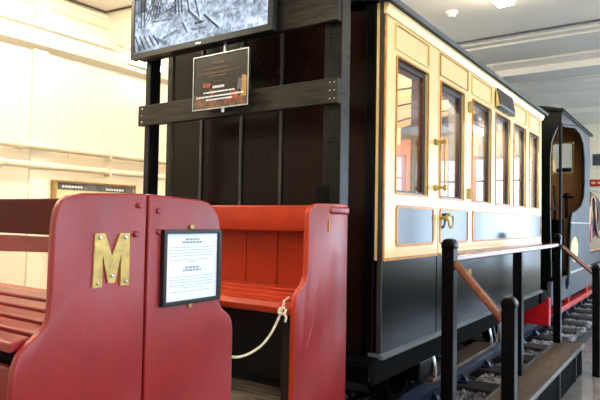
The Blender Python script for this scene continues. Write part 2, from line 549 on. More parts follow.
# ================================================================== TRACK
XC = -2.2
GA = 0.565
tz = 0.13           # sleeper top
def rail_profile(xc, zb, zt):
    return [(xc - .055, zb), (xc + .055, zb), (xc + .055, zb + .015), (xc + .012, zb + .03), (xc + .012, zt - .045), (xc + .03, zt - .035),
            (xc + .03, zt - .006), (xc + .024, zt), (xc - .024, zt), (xc - .03, zt - .006), (xc - .03, zt - .035), (xc - .012, zt - .045), (xc - .012, zb + .03), (xc - .055, zb + .015)]
RT = 0.275
for s, lab in ((1, 'steel rail of the track on the walkway side'), (-1, 'steel rail of the track on the wall side')):
    xr = XC + s * GA
    o = MB().prism(rail_profile(xr, tz + .02, RT), 'y', 0.12, 13.6).build('track_rail', M['rail'], origin=(xr, 0.12, tz))
    tag(o, lab, 'rail', 'rails of the track')
ys = [0.30 + 0.62 * k for k in range(22)]
SLW = ['under the red benches', 'under the coach', 'under the engine']
first = None
for k, y in enumerate(ys):
    if first is None:
        t = thing('railway_sleeper', (XC, y, 0), '', 'sleeper')
        MB().box(XC - 1.0, XC + 1.0, y - .12, y + .12, -.019, tz).build('beam', M['timber'], t, bevel=.008)
        for s in (1, -1):
            xr = XC + s * GA
            c = MB().box(xr - .12, xr + .12, y - .06, y + .06, tz, tz + .02)
            for q in (1, -1):
                c.prism([(xr + q * .058, tz + .02), (xr + q * .11, tz + .02), (xr + q * .095, tz + .05), (xr + q * .060, tz + .075)], 'y', y - .04, y + .04)
                c.cyl((xr + q * .1, y + .03, tz + .02), (xr + q * .1, y + .03, tz + .05), .014, 8)
            c.build('rail_chair', M['rail'], t, bevel=.004)
        first = t
        o = t
    else:
        o = copy_tree(first, (0, y - ys[0], 0))
    where = SLW[0] if y < 2.5 else (SLW[1] if y < 6.6 else SLW[2])
    o['label'] = 'dark timber sleeper carrying the rails, ' + where
    o['group'] = 'track sleepers ' + where

# ballast
rng = np.random.RandomState(3)
tb = bmesh.new()
bmesh.ops.create_icosphere(tb, subdivisions=1, radius=1.0)
TV = np.array([v.co[:] for v in tb.verts]); TF = np.array([[v.index for v in f.verts] for f in tb.faces])
tb.free()
N_ = 30000
y = rng.uniform(2.4, 11.5, N_)
x = np.where(np.arange(N_) % 8 > 0, rng.uniform(-2.05, -1.19, N_), rng.uniform(-3.2, -2.05, N_))
nd = np.min(np.abs(y[:, None] - np.array(ys)[None, :]), axis=1)
keep = (nd > .115) & (np.abs(x - (XC + GA)) > .085) & (np.abs(x - (XC - GA)) > .085)
x, y = x[keep], y[keep]
n = len(x)
z = rng.uniform(.05, .10, n)
sc = rng.uniform(.011, .022, n)[:, None] * rng.uniform(.7, 1.3, (n, 3))
P_ = TV[None] * sc[:, None, :] * rng.uniform(.8, 1.15, (n, len(TV), 1))
a_, b_ = rng.uniform(0, 6.28, n), rng.uniform(0, 6.28, n)
ca_, sa_, cb_, sb_ = np.cos(a_)[:, None], np.sin(a_)[:, None], np.cos(b_)[:, None], np.sin(b_)[:, None]
X1, Y1_, Z1 = P_[..., 0], P_[..., 1] * cb_ - P_[..., 2] * sb_, P_[..., 1] * sb_ + P_[..., 2] * cb_
P_ = np.stack([X1 * ca_ - Y1_ * sa_ + x[:, None], X1 * sa_ + Y1_ * ca_ + y[:, None], Z1 + z[:, None]], -1).reshape(-1, 3)
F_ = (TF[None] + (np.arange(n) * len(TV))[:, None, None]).reshape(-1, 3)
bme = bpy.data.meshes.new('ballast')
bme.from_pydata(P_.tolist(), [], F_.tolist())
bme.materials.append(M['stone'])
bo = bpy.data.objects.new('ballast', bme); COL.objects.link(bo)
tag(bo, 'loose grey stone ballast between the sleepers', 'ballast', kind='stuff')
struct(MB().box(-3.3, -1.15, 0.4, 13.4, -.02, .055).build('floor_ballast_bed', M['bed']), 'dark packed bed below the ballast')

# ================================================================== OPEN RED CARRIAGE
XP0, XP1 = -1.388, -1.36        # end panel thickness
XF0, XF1 = -2.95, -2.922        # far end panels
t = thing('carriage_floor', (XC, 1.5, 0.275), 'weathered plank floor of the open carriage under the red benches', 'carriage')
dk = MB()
for k in range(11):
    y = 0.52 + k * .17
    dk.box(XF0 + .05, XP0 - .003, y, y + .163, .55, .585)
dk.build('deck', M['deck'], t)
MB().box(XF0 + .05, XP0 - .003, .52, .58, .42, .55).box(XF0 + .05, XP0 - .003, 2.31, 2.385, .42, .55).box(-2.75, -2.66, .58, 2.31, .42, .55).box(-1.74, -1.65, .58, 2.31, .42, .55).build('underframe', M['blackwood'], t)
MB().box(XF0 + .05, XP0 - .003, 2.345, 2.385, .585, .625).box(XF0 + .05, XP0 - .003, 2.32, 2.345, .585, .603).build('end_sill', M['grayboard'], t, bevel=.003)
def wheelset(parent, y, rad=.24, matw='black'):
    for s in (1, -1):
        xr = XC + s * GA
        wq = MB()
        wq.lathe([(r_, q_ * s) for r_, q_ in [(rad + .02, -.07), (rad + .02, -.05), (rad, -.045), (rad, .045), (rad - .04, .045), (rad - .04, -.07)]], (xr, y, RT + rad), 'x', 28)
        wq.build('wheel', M[matw], parent, smooth=True)
    MB().cyl((XC - GA - .12, y, RT + rad), (XC + GA + .12, y, RT + rad), .04, 14).build('axle', M[matw], parent, smooth=True)
for xx in (-1.70, -2.70):
    for y in (1.0, 2.0):
        MB().box(xx - .045, xx + .045, y - .1, y + .1, .395, .42).build('axlebox', M['black'], t)
for y in (1.0, 2.0):
    wheelset(t, y, .10)

PROF_M = [(.758, .36), (.760, 1.0), (.763, 1.042), (.775, 1.078), (.800, 1.103), (.827, 1.122), (.846, 1.142), (.853, 1.165), (.855, 1.23), (.857, 1.36), (.859, 1.405),
          (.864, 1.436), (.877, 1.462), (.90, 1.476), (.94, 1.485), (1.158, 1.492), (1.158, .36)]
PROF_S = [(1.166, .36), (1.166, 1.492), (1.385, 1.482), (1.425, 1.474), (1.455, 1.455), (1.475, 1.425), (1.486, 1.38), (1.488, 1.30), (1.488, 1.15), (1.491, 1.13),
          (1.502, 1.11), (1.523, 1.095), (1.545, 1.078), (1.557, 1.055), (1.561, 1.02), (1.562, .36)]
PROF_T = [(1.940, .36), (1.944, .93), (1.946, 1.05), (1.949, 1.08), (1.958, 1.103), (1.975, 1.122), (1.998, 1.140), (2.017, 1.160), (2.028, 1.185), (2.032, 1.22), (2.034, 1.30), (2.035, 1.40), (2.038, 1.443),
          (2.048, 1.464), (2.066, 1.480), (2.09, 1.490), (2.12, 1.495), (2.350, 1.500), (2.366, 1.492), (2.366, .36)]
XW0, XW1 = XF1 + .002, XP0 - .002

def screw(mb, y, z, x=XP1, r=.009):
    mb.lathe([(r, -.002), (r, .005), (r * .6, .008)], (x, y, z), 'x', 10)

# ---- bench with the brass letter
bm_ = thing('carriage_bench', (-2.1, .95, .585), 'crimson bench with a brass letter M on its end panel', 'bench', 'wooden benches of the open carriage')
for a, b in ((XP0, XP1), (XF0, XF1)):
    MB().prism(PROF_M, 'x', a, b).build('end_panel', M['crimson'], bm_, bevel=.007, seg=3, smooth=True)
tr = MB().box(XW0, XW1, 1.085, 1.125, 1.357, 1.478).build('top_rail', M['shaded'], bm_, bevel=.005)
tr['label'] = 'dark maroon top rail'
MB().prism([(XW0, 1.265), (-1.64, 1.303), (XW1, 1.303), (XW1, 1.350), (-1.64, 1.350), (XW0, 1.347)], 'y', 1.09, 1.12).build('back_rail', M['crimson'], bm_, bevel=.004)
def slats(parent, ydir, yf, zf, yb, zb, n, matn, gap=.014, th=.026, skip=()):
    L = (yb - yf)
    wd = (abs(L) - gap * (n - 1)) / n
    for k in range(n):
        a = yf + ydir * k * (wd + gap)
        b = a + ydir * wd
        za = zf + (zb - zf) * abs(a - yf) / abs(L)
        zb_ = zf + (zb - zf) * abs(b - yf) / abs(L)
        MB().prism([(a, za - th), (b, zb_ - th), (b, zb_), (a, za)], 'x', XW0, XW1).build('seat_slat', M[matn], parent, bevel=.005)
slats(bm_, 1, .768, 1.105, 1.10, 1.166, 5, 'crimson', gap=.02)
MB().box(XW0, -1.432, .80, .822, .93, 1.028).build('seat_apron', M['crimson'], bm_, bevel=.004)
for xx in (-2.88, -2.2, -1.62):
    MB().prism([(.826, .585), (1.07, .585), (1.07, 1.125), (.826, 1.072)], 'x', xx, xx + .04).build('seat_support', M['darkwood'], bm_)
# brass letter M
y0, y1, z0, z1 = .972, 1.094, 1.225, 1.374
s_ = .030
Mpoly = [(y0, z0), (y0 + s_, z0), (y0 + s_, z1 - .060), (y0 + .050, z0 + .01), (y1 - .050, z0 + .01), (y1 - s_, z1 - .060), (y1 - s_, z0), (y1, z0), (y1 - .002, z1), (y1 - .035, z1),
         ((y0 + y1) / 2, z0 + .085), (y0 + .036, z1), (y0 + .004, z1)]
ml = MB().prism(Mpoly, 'x', XP1, XP1 + .006).build('letter_plate', M['brass'], bm_)
ml['label'] = 'brass letter M'
for yy, zz in ((y0 + .014, z0 + .012), (y1 - .014, z0 + .012), (y0 + .018, z1 - .012), (y1 - .018, z1 - .012), ((y0 + y1) / 2, z0 + .03)):
    ms = MB(); screw(ms, yy, zz, XP1 + .006, .005); ms.build('screw', M['chrome'], ml)
for yy, zz in ((1.127, 1.456), (1.117, 1.371)):
    q = MB(); screw(q, yy, zz); q.build('coach_bolt', M['crimson'], bm_)

# ---- bench behind it, facing the coach
bs = thing('carriage_bench', (-2.1, 1.4, .585), 'crimson bench with the framed white notice, back to back with the lettered bench', 'bench', 'wooden benches of the open carriage')
for a, b in ((XP0, XP1), (XF0, XF1)):
    MB().prism(PROF_S, 'x', a, b).build('end_panel', M['crimson'], bs, bevel=.007, seg=3, smooth=True)
MB().box(XW0, XW1, 1.185, 1.225, 1.36, 1.478).build('top_rail', M['shaded'], bs, bevel=.005)
slats(bs, -1, 1.556, 1.075, 1.22, 1.115, 6, 'warm_lit_red')
MB().box(XW0, XW1, 1.50, 1.522, .93, 1.02).build('seat_apron', M['warm_lit_red'], bs, bevel=.004)
for xx in (-2.88, -2.2, -1.62):
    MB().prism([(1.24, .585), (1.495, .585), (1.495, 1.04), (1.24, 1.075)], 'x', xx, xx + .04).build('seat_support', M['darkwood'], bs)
for yy, zz in ((1.201, 1.441), (1.203, 1.376)):
    q = MB(); screw(q, yy, zz); q.build('coach_bolt', M['crimson'], bs)

# ---- bench against the coach end
bt = thing('carriage_bench', (-2.1, 2.1, .585), 'red bench toned orange for warm light, with planked back and slatted seat, nearest the coach end', 'bench', 'wooden benches of the open carriage')
for a, b in ((XP0, XP1), (XF0, XF1)):
    MB().prism(PROF_T, 'x', a, b).build('end_panel', M['crimson'], bt, bevel=.005, seg=2, smooth=True, m2=M['warm_lit_red'])
MB().box(XP0 - .004, XP1 + .007, 2.205, 2.372, 1.449, 1.486).build('end_cap', M['crimson'], bt, bevel=.010, seg=3, smooth=True)
MB().box(XW0, XW1, 2.195, 2.304, 1.365, 1.490).build('top_rail', M['warm_lit_red'], bt, bevel=.010, seg=3, smooth=True)
edges = [XW0, -2.73, -2.53, -2.33, -2.13, -1.93, -1.728, XW1]
for a, b in zip(edges[:-1], edges[1:]):
    MB().box(a + .003, b - .003, 2.305, 2.33, 1.06, 1.47).build('back_plank', M['warm_lit_red'], bt, bevel=.003)
slats(bt, 1, 2.045, 1.082, 2.29, 1.100, 3, 'warm_lit_red', gap=.016)
MB().prism([(1.950, 1.028), (1.962, 1.020), (2.03, 1.045), (2.03, 1.080), (1.966, 1.070), (1.947, 1.052)], 'x', XW0, XW1).build('seat_nosing', M['warm_lit_red'], bt, bevel=.005)
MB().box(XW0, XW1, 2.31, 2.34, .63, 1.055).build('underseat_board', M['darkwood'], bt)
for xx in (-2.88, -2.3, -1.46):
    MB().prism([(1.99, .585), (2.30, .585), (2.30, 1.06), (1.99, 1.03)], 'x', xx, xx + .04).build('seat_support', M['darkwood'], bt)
MB().tube([(XP1 + .001, 2.195, 1.372), (XP1 + .001, 2.197, 1.40), (XP1 + .001, 2.194, 1.425)], .004, 6).build('chipped_spot', M['gold'], bt)
r_ = random.Random(9)
for (a, b, wd) in (((2.035, .875), (2.10, 1.045), .012), ((2.10, 1.05), (2.135, 1.155), .015)):
    L_, R_ = [], []
    for k in range(13):
        f_ = k / 12
        y = a[0] + (b[0] - a[0]) * f_ + r_.uniform(-.003, .003)
        z = a[1] + (b[1] - a[1]) * f_
        h = wd * math.sin(math.pi * min(max(f_, .06), .94)) * r_.uniform(.6, 1.1)
        L_.append((y - h / 2, z)); R_.append((y + h / 2, z))
    MB().prism(L_ + R_[::-1], 'x', XP1 - .001, XP1 + .0006).build('scuff', M['scuff'], bt)

# ---- framed notice on the second panel
nt_ = thing('framed_notice', (XP1, 1.34, 1.26), 'white printed notice in a slim black frame on the crimson panel', 'notice')
ny0, ny1, nz0, nz1 = 1.213, 1.470, 1.146, 1.384
xa = XP1 + .004
MB().ring([(ny0, nz0), (ny1, nz0), (ny1, nz1), (ny0, nz1)], [(ny0 + .013, nz0 + .013), (ny1 - .013, nz0 + .013), (ny1 - .013, nz1 - .013), (ny0 + .013, nz1 - .013)], 'x', XP1 + .001, XP1 + .02).build('frame', M['plastic'], nt_, bevel=.002)
MB().box(XP1 + .001, xa + .006, ny0 + .013, ny1 - .013, nz0 + .013, nz1 - .013).build('paper_sheet', M['paper'], nt_)
def lines(rows, ink, name, x, parent, seed):
    r_ = random.Random(seed)
    q = MB()
    for z, ya, yb, h in rows:
        y = ya
        while y < yb:
            wd = min(r_.uniform(.006, .017), yb - y)
            q.box(x, x + .0006, y, y + wd, z - h / 2, z + h / 2)
            y += wd + .003
    q.build(name, ink, parent)
cy = (ny0 + ny1) / 2
rows = [(z, ny0 + .032, ny1 - .032, .0026) for z in (1.327, 1.318, 1.309, 1.300)] + [(1.287, ny0 + .03, ny1 - .05, .0026), (1.280, cy - .02, cy + .02, .0026)]
rows += [(z, ny0 + .032, ny1 - .032, .0026) for z in (1.233, 1.224, 1.215, 1.206)] + [(1.198, cy - .05, cy + .05, .0026), (1.186, ny0 + .03, ny1 - .05, .0026)]
lines(rows, M['ink'], 'printed_text', xa + .006, nt_, 4)
lines([(1.352, cy - .032, cy + .032, .006), (1.343, cy - .045, cy + .045, .006), (1.262, cy - .032, cy + .032, .006), (1.253, cy - .04, cy + .04, .006)], M['ink_dark'], 'printed_heading', xa + .006, nt_, 6)
for zz in (1.392, 1.138):
    MB().box(XP1 + .001, XP1 + .008, cy - .008, cy + .008, zz - .007, zz + .007).build('mounting_clip', M['brass'], nt_, bevel=.002)

# ---- rope
def bez(pts, n=40):
    out = []
    P = [Vector(p) for p in pts]
    for i in range(len(P) - 1):
        p0, p1, p2, p3 = P[max(i - 1, 0)], P[i], P[i + 1], P[min(i + 2, len(P) - 1)]
        for k in range(n // (len(P) - 1)):
            s = k / (n // (len(P) - 1))
            out.append(.5 * ((2 * p1) + (-p0 + p2) * s + (2 * p0 - 5 * p1 + 4 * p2 - p3) * s * s + (-p0 + 3 * p1 - 3 * p2 + p3) * s ** 3))
    out.append(P[-1])
    return out
rp = thing('rope', (-1.43, 1.90, 1.05), 'cream cotton rope slung from the orange bench seat to the crimson bench', 'rope')
ROPE = [(-1.440, 2.01, 1.088), (-1.430, 1.965, 1.080), (-1.413, 1.938, 1.075), (-1.422, 1.930, 1.038), (-1.432, 1.910, 0.990), (-1.439, 1.880, 0.949), (-1.448, 1.840, 0.914), (-1.466, 1.800, 0.890), (-1.479, 1.760, 0.880), (-1.491, 1.720, 0.881), (-1.509, 1.670, 0.899), (-1.526, 1.620, 0.936), (-1.536, 1.575, 0.987)]
MB().tube(bez(ROPE, 96), .0052, 8).build('cord', M['rope'], rp, smooth=True)
MB().tube(bez([(-1.405, 1.935, 1.056), (-1.424, 1.925, 1.051), (-1.425, 1.920, 1.035), (-1.399, 1.920, 1.033), (-1.395, 1.928, 1.053)], 40), .0055, 8).build('knot', M['rope'], rp, smooth=True)
MB().tube(bez([(-1.404, 1.920, 1.037), (-1.385, 1.915, 1.023), (-1.387, 1.912, 1.003)], 12), .005, 7).build('frayed_end', M['rope'], rp, smooth=True)

# ================================================================== DISPLAY FRAME WITH SCREEN
fr = thing('display_frame', (-2.1, 2.43, 0.0), 'black timber frame standing behind the benches and carrying the screen', 'frame')
MB().box(-1.497, -1.430, 2.405, 2.490, -.019, 3.02).build('post', M['blackwood'], fr, bevel=.004)
MB().box(-2.870, -2.825, 2.405, 2.490, -.019, 3.02).build('post', M['blackwood'], fr, bevel=.004)
cbd = MB()
cbd.box(-2.885, -1.428, 2.365, 2.404, 1.992, 2.118)
cbd.build('cross_board', M['grayboard'], fr, bevel=.004)
nl = MB()
for xx in (-1.445, -1.47, -2.85):
    for zz in (2.015, 2.055, 2.095):
        nl.lathe([(.005, -.366 + 2.73), (.0035, 2.362)], (xx, 0, zz), 'y', 8)
nl.build('nail', M['chrome'], fr)
MB().box(-2.885, -1.434, 2.365, 2.404, 2.402, 2.62).build('top_beam', M['grayboard'], fr, bevel=.004)
MB().box(-1.530, -1.498, 2.405, 2.45, 1.595, 2.95).build('facing_strip', M['blackwood'], fr, bevel=.003)
MB().box(-1.565, -1.498, 2.398, 2.46, 1.48, 1.592).build('packing_block', M['black'], fr, bevel=.004)
MB().box(-2.32, -2.24, 2.33, 2.364, 2.44, 2.62).box(-2.44, -2.12, 2.30, 2.332, 2.44, 2.78).build('screen_bracket', M['black'], fr)

tv = thing('television', (-2.3, 2.27, 2.38), 'flat television on the black frame showing a black and white photograph', 'television')
TX0, TX1, TZ0, TZ1, TY = -2.842, -1.748, 2.375, 3.02, 2.262
MB().box(TX0, TX1, TY + .006, 2.299, TZ0, TZ1).build('casing', M['plastic'], tv, bevel=.006)
MB().ring([(TX0, TZ0), (TX1, TZ0), (TX1, TZ1), (TX0, TZ1)], [(TX0 + .033, TZ0 + .036), (TX1 - .033, TZ0 + .036), (TX1 - .033, TZ1 - .033), (TX0 + .033, TZ1 - .033)], 'y', TY - .006, TY + .006).build('bezel', M['plastic'], tv, bevel=.003)
MB().box(-2.285, -2.245, TY - .008, TY - .006, TZ0 + .010, TZ0 + .019).build('badge', M['chrome'], tv)

# picture on the screen: an old railway yard with sheds, sleepers and rails
W_, H_ = 256, 143
rng = np.random.RandomState(11)
def vnoise(sx, sy):
    g = rng.rand(sy + 2, sx + 2)
    yy, xx = np.mgrid[0:H_, 0:W_]
    fx, fy = xx / W_ * sx, yy / H_ * sy
    ix, iy = fx.astype(int), fy.astype(int)
    tx, ty = fx - ix, fy - iy
    return (g[iy, ix] * (1 - tx) + g[iy, ix + 1] * tx) * (1 - ty) + (g[iy + 1, ix] * (1 - tx) + g[iy + 1, ix + 1] * tx) * ty
img = .66 + .30 * (vnoise(9, 5) - .5) + .50 * (vnoise(26, 15) - .5) + .45 * (vnoise(64, 36) - .5) + .5 * (vnoise(120, 70) - .5)
yy, xx = np.mgrid[0:H_, 0:W_]
U, V = (xx + .5) / W_, (yy + .5) / H_        # v=0 bottom
tex_ = .2 + 1.3 * vnoise(60, 34)
def stroke(u0, v0, u1, v1, wd, val, a=.85):
    global img
    du, dv = (u1 - u0) * W_, (v1 - v0) * H_
    L2 = du * du + dv * dv
    tt = np.clip((((U - u0) * W_) * du + ((V - v0) * H_) * dv) / L2, 0, 1)
    d = np.hypot((U - u0) * W_ - tt * du, (V - v0) * H_ - tt * dv)
    m_ = np.clip(wd * 1.15 + .5 - d, 0, 1) * a * (.55 + .45 * np.clip(tex_, 0, 1))
    img = img * (1 - m_) + val * m_
img = np.where(V > .80, .45 + .3 * (vnoise(20, 6) - .5), img)
lo_ = np.clip((.42 - V + .18 * U) * 5, 0, 1)
img = img * (1 - .45 * lo_) + .45 * lo_ * (.80 + .25 * (vnoise(14, 8) - .5))
img = np.where((U < .10) & (V > .42), .45 + .5 * (vnoise(14, 20) - .5), img)
stroke(-0.031, 0.338, -0.031, 1.202, 1.0, 0.1, 0.85)
stroke(0.056, 0.276, 0.056, 1.154, 1.0, 0.1, 0.85)
stroke(0.085, 0.265, 0.085, 1.138, 1.0, 0.1, 0.85)
stroke(-0.052, 0.577, 0.093, 0.572, 0.8, 0.15, 0.85)
stroke(-0.052, 0.693, 0.093, 0.684, 0.8, 0.15, 0.85)
stroke(-0.052, 0.809, 0.093, 0.796, 0.8, 0.15, 0.85)
stroke(0.089, 0.306, 0.151, 0.519, 0.8, 0.2, 0.8)
stroke(0.151, 0.325, 0.105, 0.566, 0.6, 0.25, 0.6)
stroke(0.118, 0.312, 0.172, 0.527, 0.8, 0.2, 0.8)
stroke(0.176, 0.332, 0.130, 0.567, 0.6, 0.25, 0.6)
stroke(0.147, 0.318, 0.192, 0.535, 0.8, 0.2, 0.8)
stroke(0.201, 0.339, 0.155, 0.567, 0.6, 0.25, 0.6)
stroke(0.176, 0.324, 0.213, 0.543, 0.8, 0.2, 0.8)
stroke(0.225, 0.346, 0.180, 0.568, 0.6, 0.25, 0.6)
stroke(0.205, 0.329, 0.234, 0.551, 0.8, 0.2, 0.8)
stroke(0.250, 0.353, 0.205, 0.569, 0.6, 0.25, 0.6)
stroke(-0.031, 0.194, 0.014, 0.020, 1.2, 0.16, 0.85)
stroke(0.008, 0.185, 0.054, 0.027, 1.2, 0.16, 0.85)
stroke(0.048, 0.177, 0.093, 0.035, 1.2, 0.16, 0.85)
stroke(0.087, 0.169, 0.132, 0.041, 1.2, 0.16, 0.85)
stroke(0.126, 0.161, 0.172, 0.048, 1.2, 0.16, 0.85)
stroke(0.165, 0.153, 0.211, 0.055, 1.2, 0.16, 0.85)
stroke(0.217, 0.355, 0.372, 0.405, 1.0, 0.25, 0.85)
stroke(0.155, 0.295, 0.320, 0.276, 0.9, 0.3, 0.7)
stroke(0.312, 0.913, 0.345, 0.321, 1.1, 0.18, 0.85)
stroke(0.325, 0.907, 0.360, 0.316, 0.6, 0.95, 0.85)
stroke(0.333, 0.903, 0.370, 0.304, 1.1, 0.18, 0.85)
stroke(0.345, 0.897, 0.384, 0.299, 0.6, 0.95, 0.85)
stroke(0.353, 0.893, 0.395, 0.311, 1.1, 0.18, 0.85)
stroke(0.366, 0.887, 0.409, 0.306, 0.6, 0.95, 0.85)
stroke(0.378, 0.882, 0.449, 0.303, 1.1, 0.18, 0.85)
stroke(0.391, 0.876, 0.463, 0.298, 0.6, 0.95, 0.85)
stroke(0.411, 0.866, 0.527, 0.219, 1.1, 0.18, 0.85)
stroke(0.424, 0.861, 0.542, 0.214, 0.6, 0.95, 0.85)
stroke(0.304, 0.350, 0.424, 0.328, 0.6, 0.3, 0.6)
stroke(0.302, 0.394, 0.420, 0.371, 0.6, 0.3, 0.6)
stroke(0.300, 0.438, 0.416, 0.415, 0.6, 0.3, 0.6)
stroke(0.298, 0.482, 0.411, 0.459, 0.6, 0.3, 0.6)
stroke(0.296, 0.526, 0.407, 0.503, 0.6, 0.3, 0.6)
stroke(0.294, 0.570, 0.403, 0.547, 0.6, 0.3, 0.6)
stroke(0.291, 0.614, 0.399, 0.591, 0.6, 0.3, 0.6)
stroke(0.289, 0.658, 0.395, 0.635, 0.6, 0.3, 0.6)
stroke(0.287, 0.703, 0.391, 0.679, 0.6, 0.3, 0.6)
stroke(0.449, 0.311, 0.537, 0.174, 2.2, 0.3, 0.9)
stroke(0.461, 0.314, 0.552, 0.180, 0.9, 0.95, 0.85)
stroke(0.498, 0.171, 0.552, 0.174, 1.4, 0.2, 0.85)
stroke(0.564, 0.232, 0.668, 0.077, 1.3, 0.15, 0.85)
stroke(0.581, 0.232, 0.688, 0.081, 0.8, 0.96, 0.85)
stroke(0.399, 0.214, 0.436, 0.105, 1.1, 0.2, 0.85)
stroke(0.413, 0.215, 0.449, 0.114, 0.7, 0.95, 0.85)
stroke(0.475, 0.118, 0.568, 0.113, 1.0, 0.25, 0.8)
stroke(0.196, 0.101, 0.269, 0.050, 2.2, 0.3, 0.7)
stroke(0.248, 0.098, 0.351, 0.145, 1.6, 0.35, 0.7)
for k in range(34):
    u, v = rng.uniform(.72, .99), rng.uniform(.18, .95)
    stroke(u, v, u + rng.uniform(-.04, .04), v + rng.uniform(-.04, .05), rng.uniform(.5, 1.5), rng.uniform(.15, .5), .7)
for k in range(34):
    u, v = rng.uniform(.15, .95), rng.uniform(.03, .7)
    stroke(u, v, u + rng.uniform(-.04, .04), v + rng.uniform(-.02, .02), rng.uniform(.4, .8), rng.choice([.3, .95]), .5)
img = np.clip(img, .04, 1)
sx0, sx1, sz0, sz1 = TX0 + .030, TX1 - .030, TZ0 + .033, TZ1 - .030
verts = [(sx0 + (sx1 - sx0) * i / W_, TY - .001, sz0 + (sz1 - sz0) * j / H_) for j in range(H_ + 1) for i in range(W_ + 1)]
faces = [(j * (W_ + 1) + i, j * (W_ + 1) + i + 1, (j + 1) * (W_ + 1) + i + 1, (j + 1) * (W_ + 1) + i) for j in range(H_) for i in range(W_)]
me = bpy.data.meshes.new('screen')
me.from_pydata(verts, [], faces)
ca = me.color_attributes.new('picture', 'FLOAT_COLOR', 'CORNER')
flat = np.repeat(img.reshape(-1), 4)
cc = np.stack([flat ** 2.2 * .60, flat ** 2.2 * .72, flat ** 2.2 * .92, np.ones_like(flat)], 1).astype(np.float32)
ca.data.foreach_set('color', cc.reshape(-1))
sm = bpy.data.materials.new('lit_screen_picture')
sm.use_nodes = True
n_ = sm.node_tree
pb = n_.nodes['Principled BSDF']
pb.inputs['Base Color'].default_value = (.01, .01, .01, 1)
pb.inputs['Roughness'].default_value = .5
pb.inputs['Specular IOR Level'].default_value = .08
at = n_.nodes.new('ShaderNodeAttribute')
at.attribute_name = 'picture'
n_.links.new(at.outputs['Color'], pb.inputs['Emission Color'])
pb.inputs['Emission Strength'].default_value = 1.1
me.materials.append(sm)
so = bpy.data.objects.new('screen', me)
COL.objects.link(so)
so.parent = tv
me.transform(Matrix.Translation(-Vector(tv.location)))

# small glazed sign under the television
sg = thing('hanging_sign', (-2.13, 2.3, 2.17), 'dark printed sign in a thin pale border, clipped below the television', 'sign')
GX0, GX1, GZ0, GZ1, GY = -2.337, -1.930, 2.021, 2.326, 2.30
MB().box(GX0, GX1, GY, GY + .008, GZ0, GZ1).build('sign_panel', M['photo_dark'], sg)
MB().ring([(GX0, GZ0), (GX1, GZ0), (GX1, GZ1), (GX0, GZ1)], [(GX0 + .006, GZ0 + .006), (GX1 - .006, GZ0 + .006), (GX1 - .006, GZ1 - .006), (GX0 + .006, GZ1 - .006)], 'y', GY - .006, GY + .010).build('border', M['chrome'], sg)
def blob(pts, name, mt, yb):
    MB().prism([(GX0 + (GX1 - GX0) * u, GZ0 + (GZ1 - GZ0) * v) for u, v in pts], 'y', yb, GY - .0002).build(name, mt, sg)
blob([(.02, .02), (.98, .02), (.98, .16), (.75, .20), (.5, .13), (.25, .25), (.02, .30)], 'printed_foreground', M['photo_brown'], GY - .001)
blob([(.66, .12), (.80, .14), (.82, .27), (.70, .30), (.64, .22)], 'printed_patch', M['photo_orange'], GY - .0016)
blob([(.18, .42), (.30, .40), (.33, .47), (.20, .50)], 'printed_patch', M['photo_orange'], GY - .0016)
blob([(.30, .28), (.40, .26), (.42, .33), (.31, .36)], 'printed_patch', M['photo_orange'], GY - .0016)
blob([(.86, .17), (.96, .17), (.96, .52), (.88, .55)], 'printed_figure', M['oak'], GY - .0016)
blob([(.80, .30), (.88, .30), (.88, .48), (.82, .50)], 'printed_figure', M['roof'], GY - .0020)
def xlines(rows, name, mt, seed):
    r_ = random.Random(seed)
    q = MB()
    for v, ua, ub, h in rows:
        u = ua
        while u < ub:
            wd = min(r_.uniform(.018, .05), ub - u)
            q.box(GX0 + (GX1 - GX0) * u, GX0 + (GX1 - GX0) * (u + wd), GY - .003, GY - .0022, GZ0 + (GZ1 - GZ0) * (v - h / 2), GZ0 + (GZ1 - GZ0) * (v + h / 2))
            u += wd + .01
    q.build(name, mt, sg)
xlines([(.40, .37, .58, .045), (.31, .20, .76, .026), (.235, .07, .92, .026), (.175, .25, .72, .026)], 'printed_text', M['paper'], 3)
xlines([(.83, .36, .57, .03), (.74, .22, .70, .018), (.66, .10, .88, .018), (.60, .30, .62, .018), (.50, .40, .55, .015)], 'faint_printed_text', M['photo_brown'], 5)
cl = MB().cyl((-2.115, GY + .012, 2.30), (-2.115, GY + .012, 2.376), .010, 12)
cl.build('hanger_clip', M['chrome'], sg, smooth=True)
MB().cyl((-2.122, GY + .014, 2.0), (-2.122, GY + .014, 2.03), .012, 12).box(-2.14, -2.104, GY + .008, 2.364, 2.022, 2.03).build('hanger_clip', M['chrome'], sg, smooth=True)

# ================================================================== THE COACH
XO, XI, XA = -1.363, -1.413, -3.03
Y0, Y1 = 2.745, 6.49
ZB, ZM, ZT = 0.715, 1.213, 2.60
co = thing('railway_coach', (XC, 4.6, RT), 'cream and black railway coach with brown end standing on the track', 'railway coach')
WIN = [(2.89, 3.335), (4.195, 4.65), (4.79, 5.22), (5.36, 5.79), (5.95, 6.355)]
WZ = (1.585, 2.338)
DY0, DY1 = 3.515, 4.112
door_hole = (DY0, DY1, ZB - .1, 2.535)
holes = [(a, b, WZ[0], WZ[1]) for a, b in WIN]
sheet(MB(), XI, XO, (Y0, Y1), (ZM, ZT), holes + [door_hole]).build('upper_side', M['cream'], co)
sheet(MB(), XI + .004, XO - .006, (Y0, Y1), (ZB, ZM), [door_hole]).build('lower_side', M['bodyblack'], co, bevel=.003)
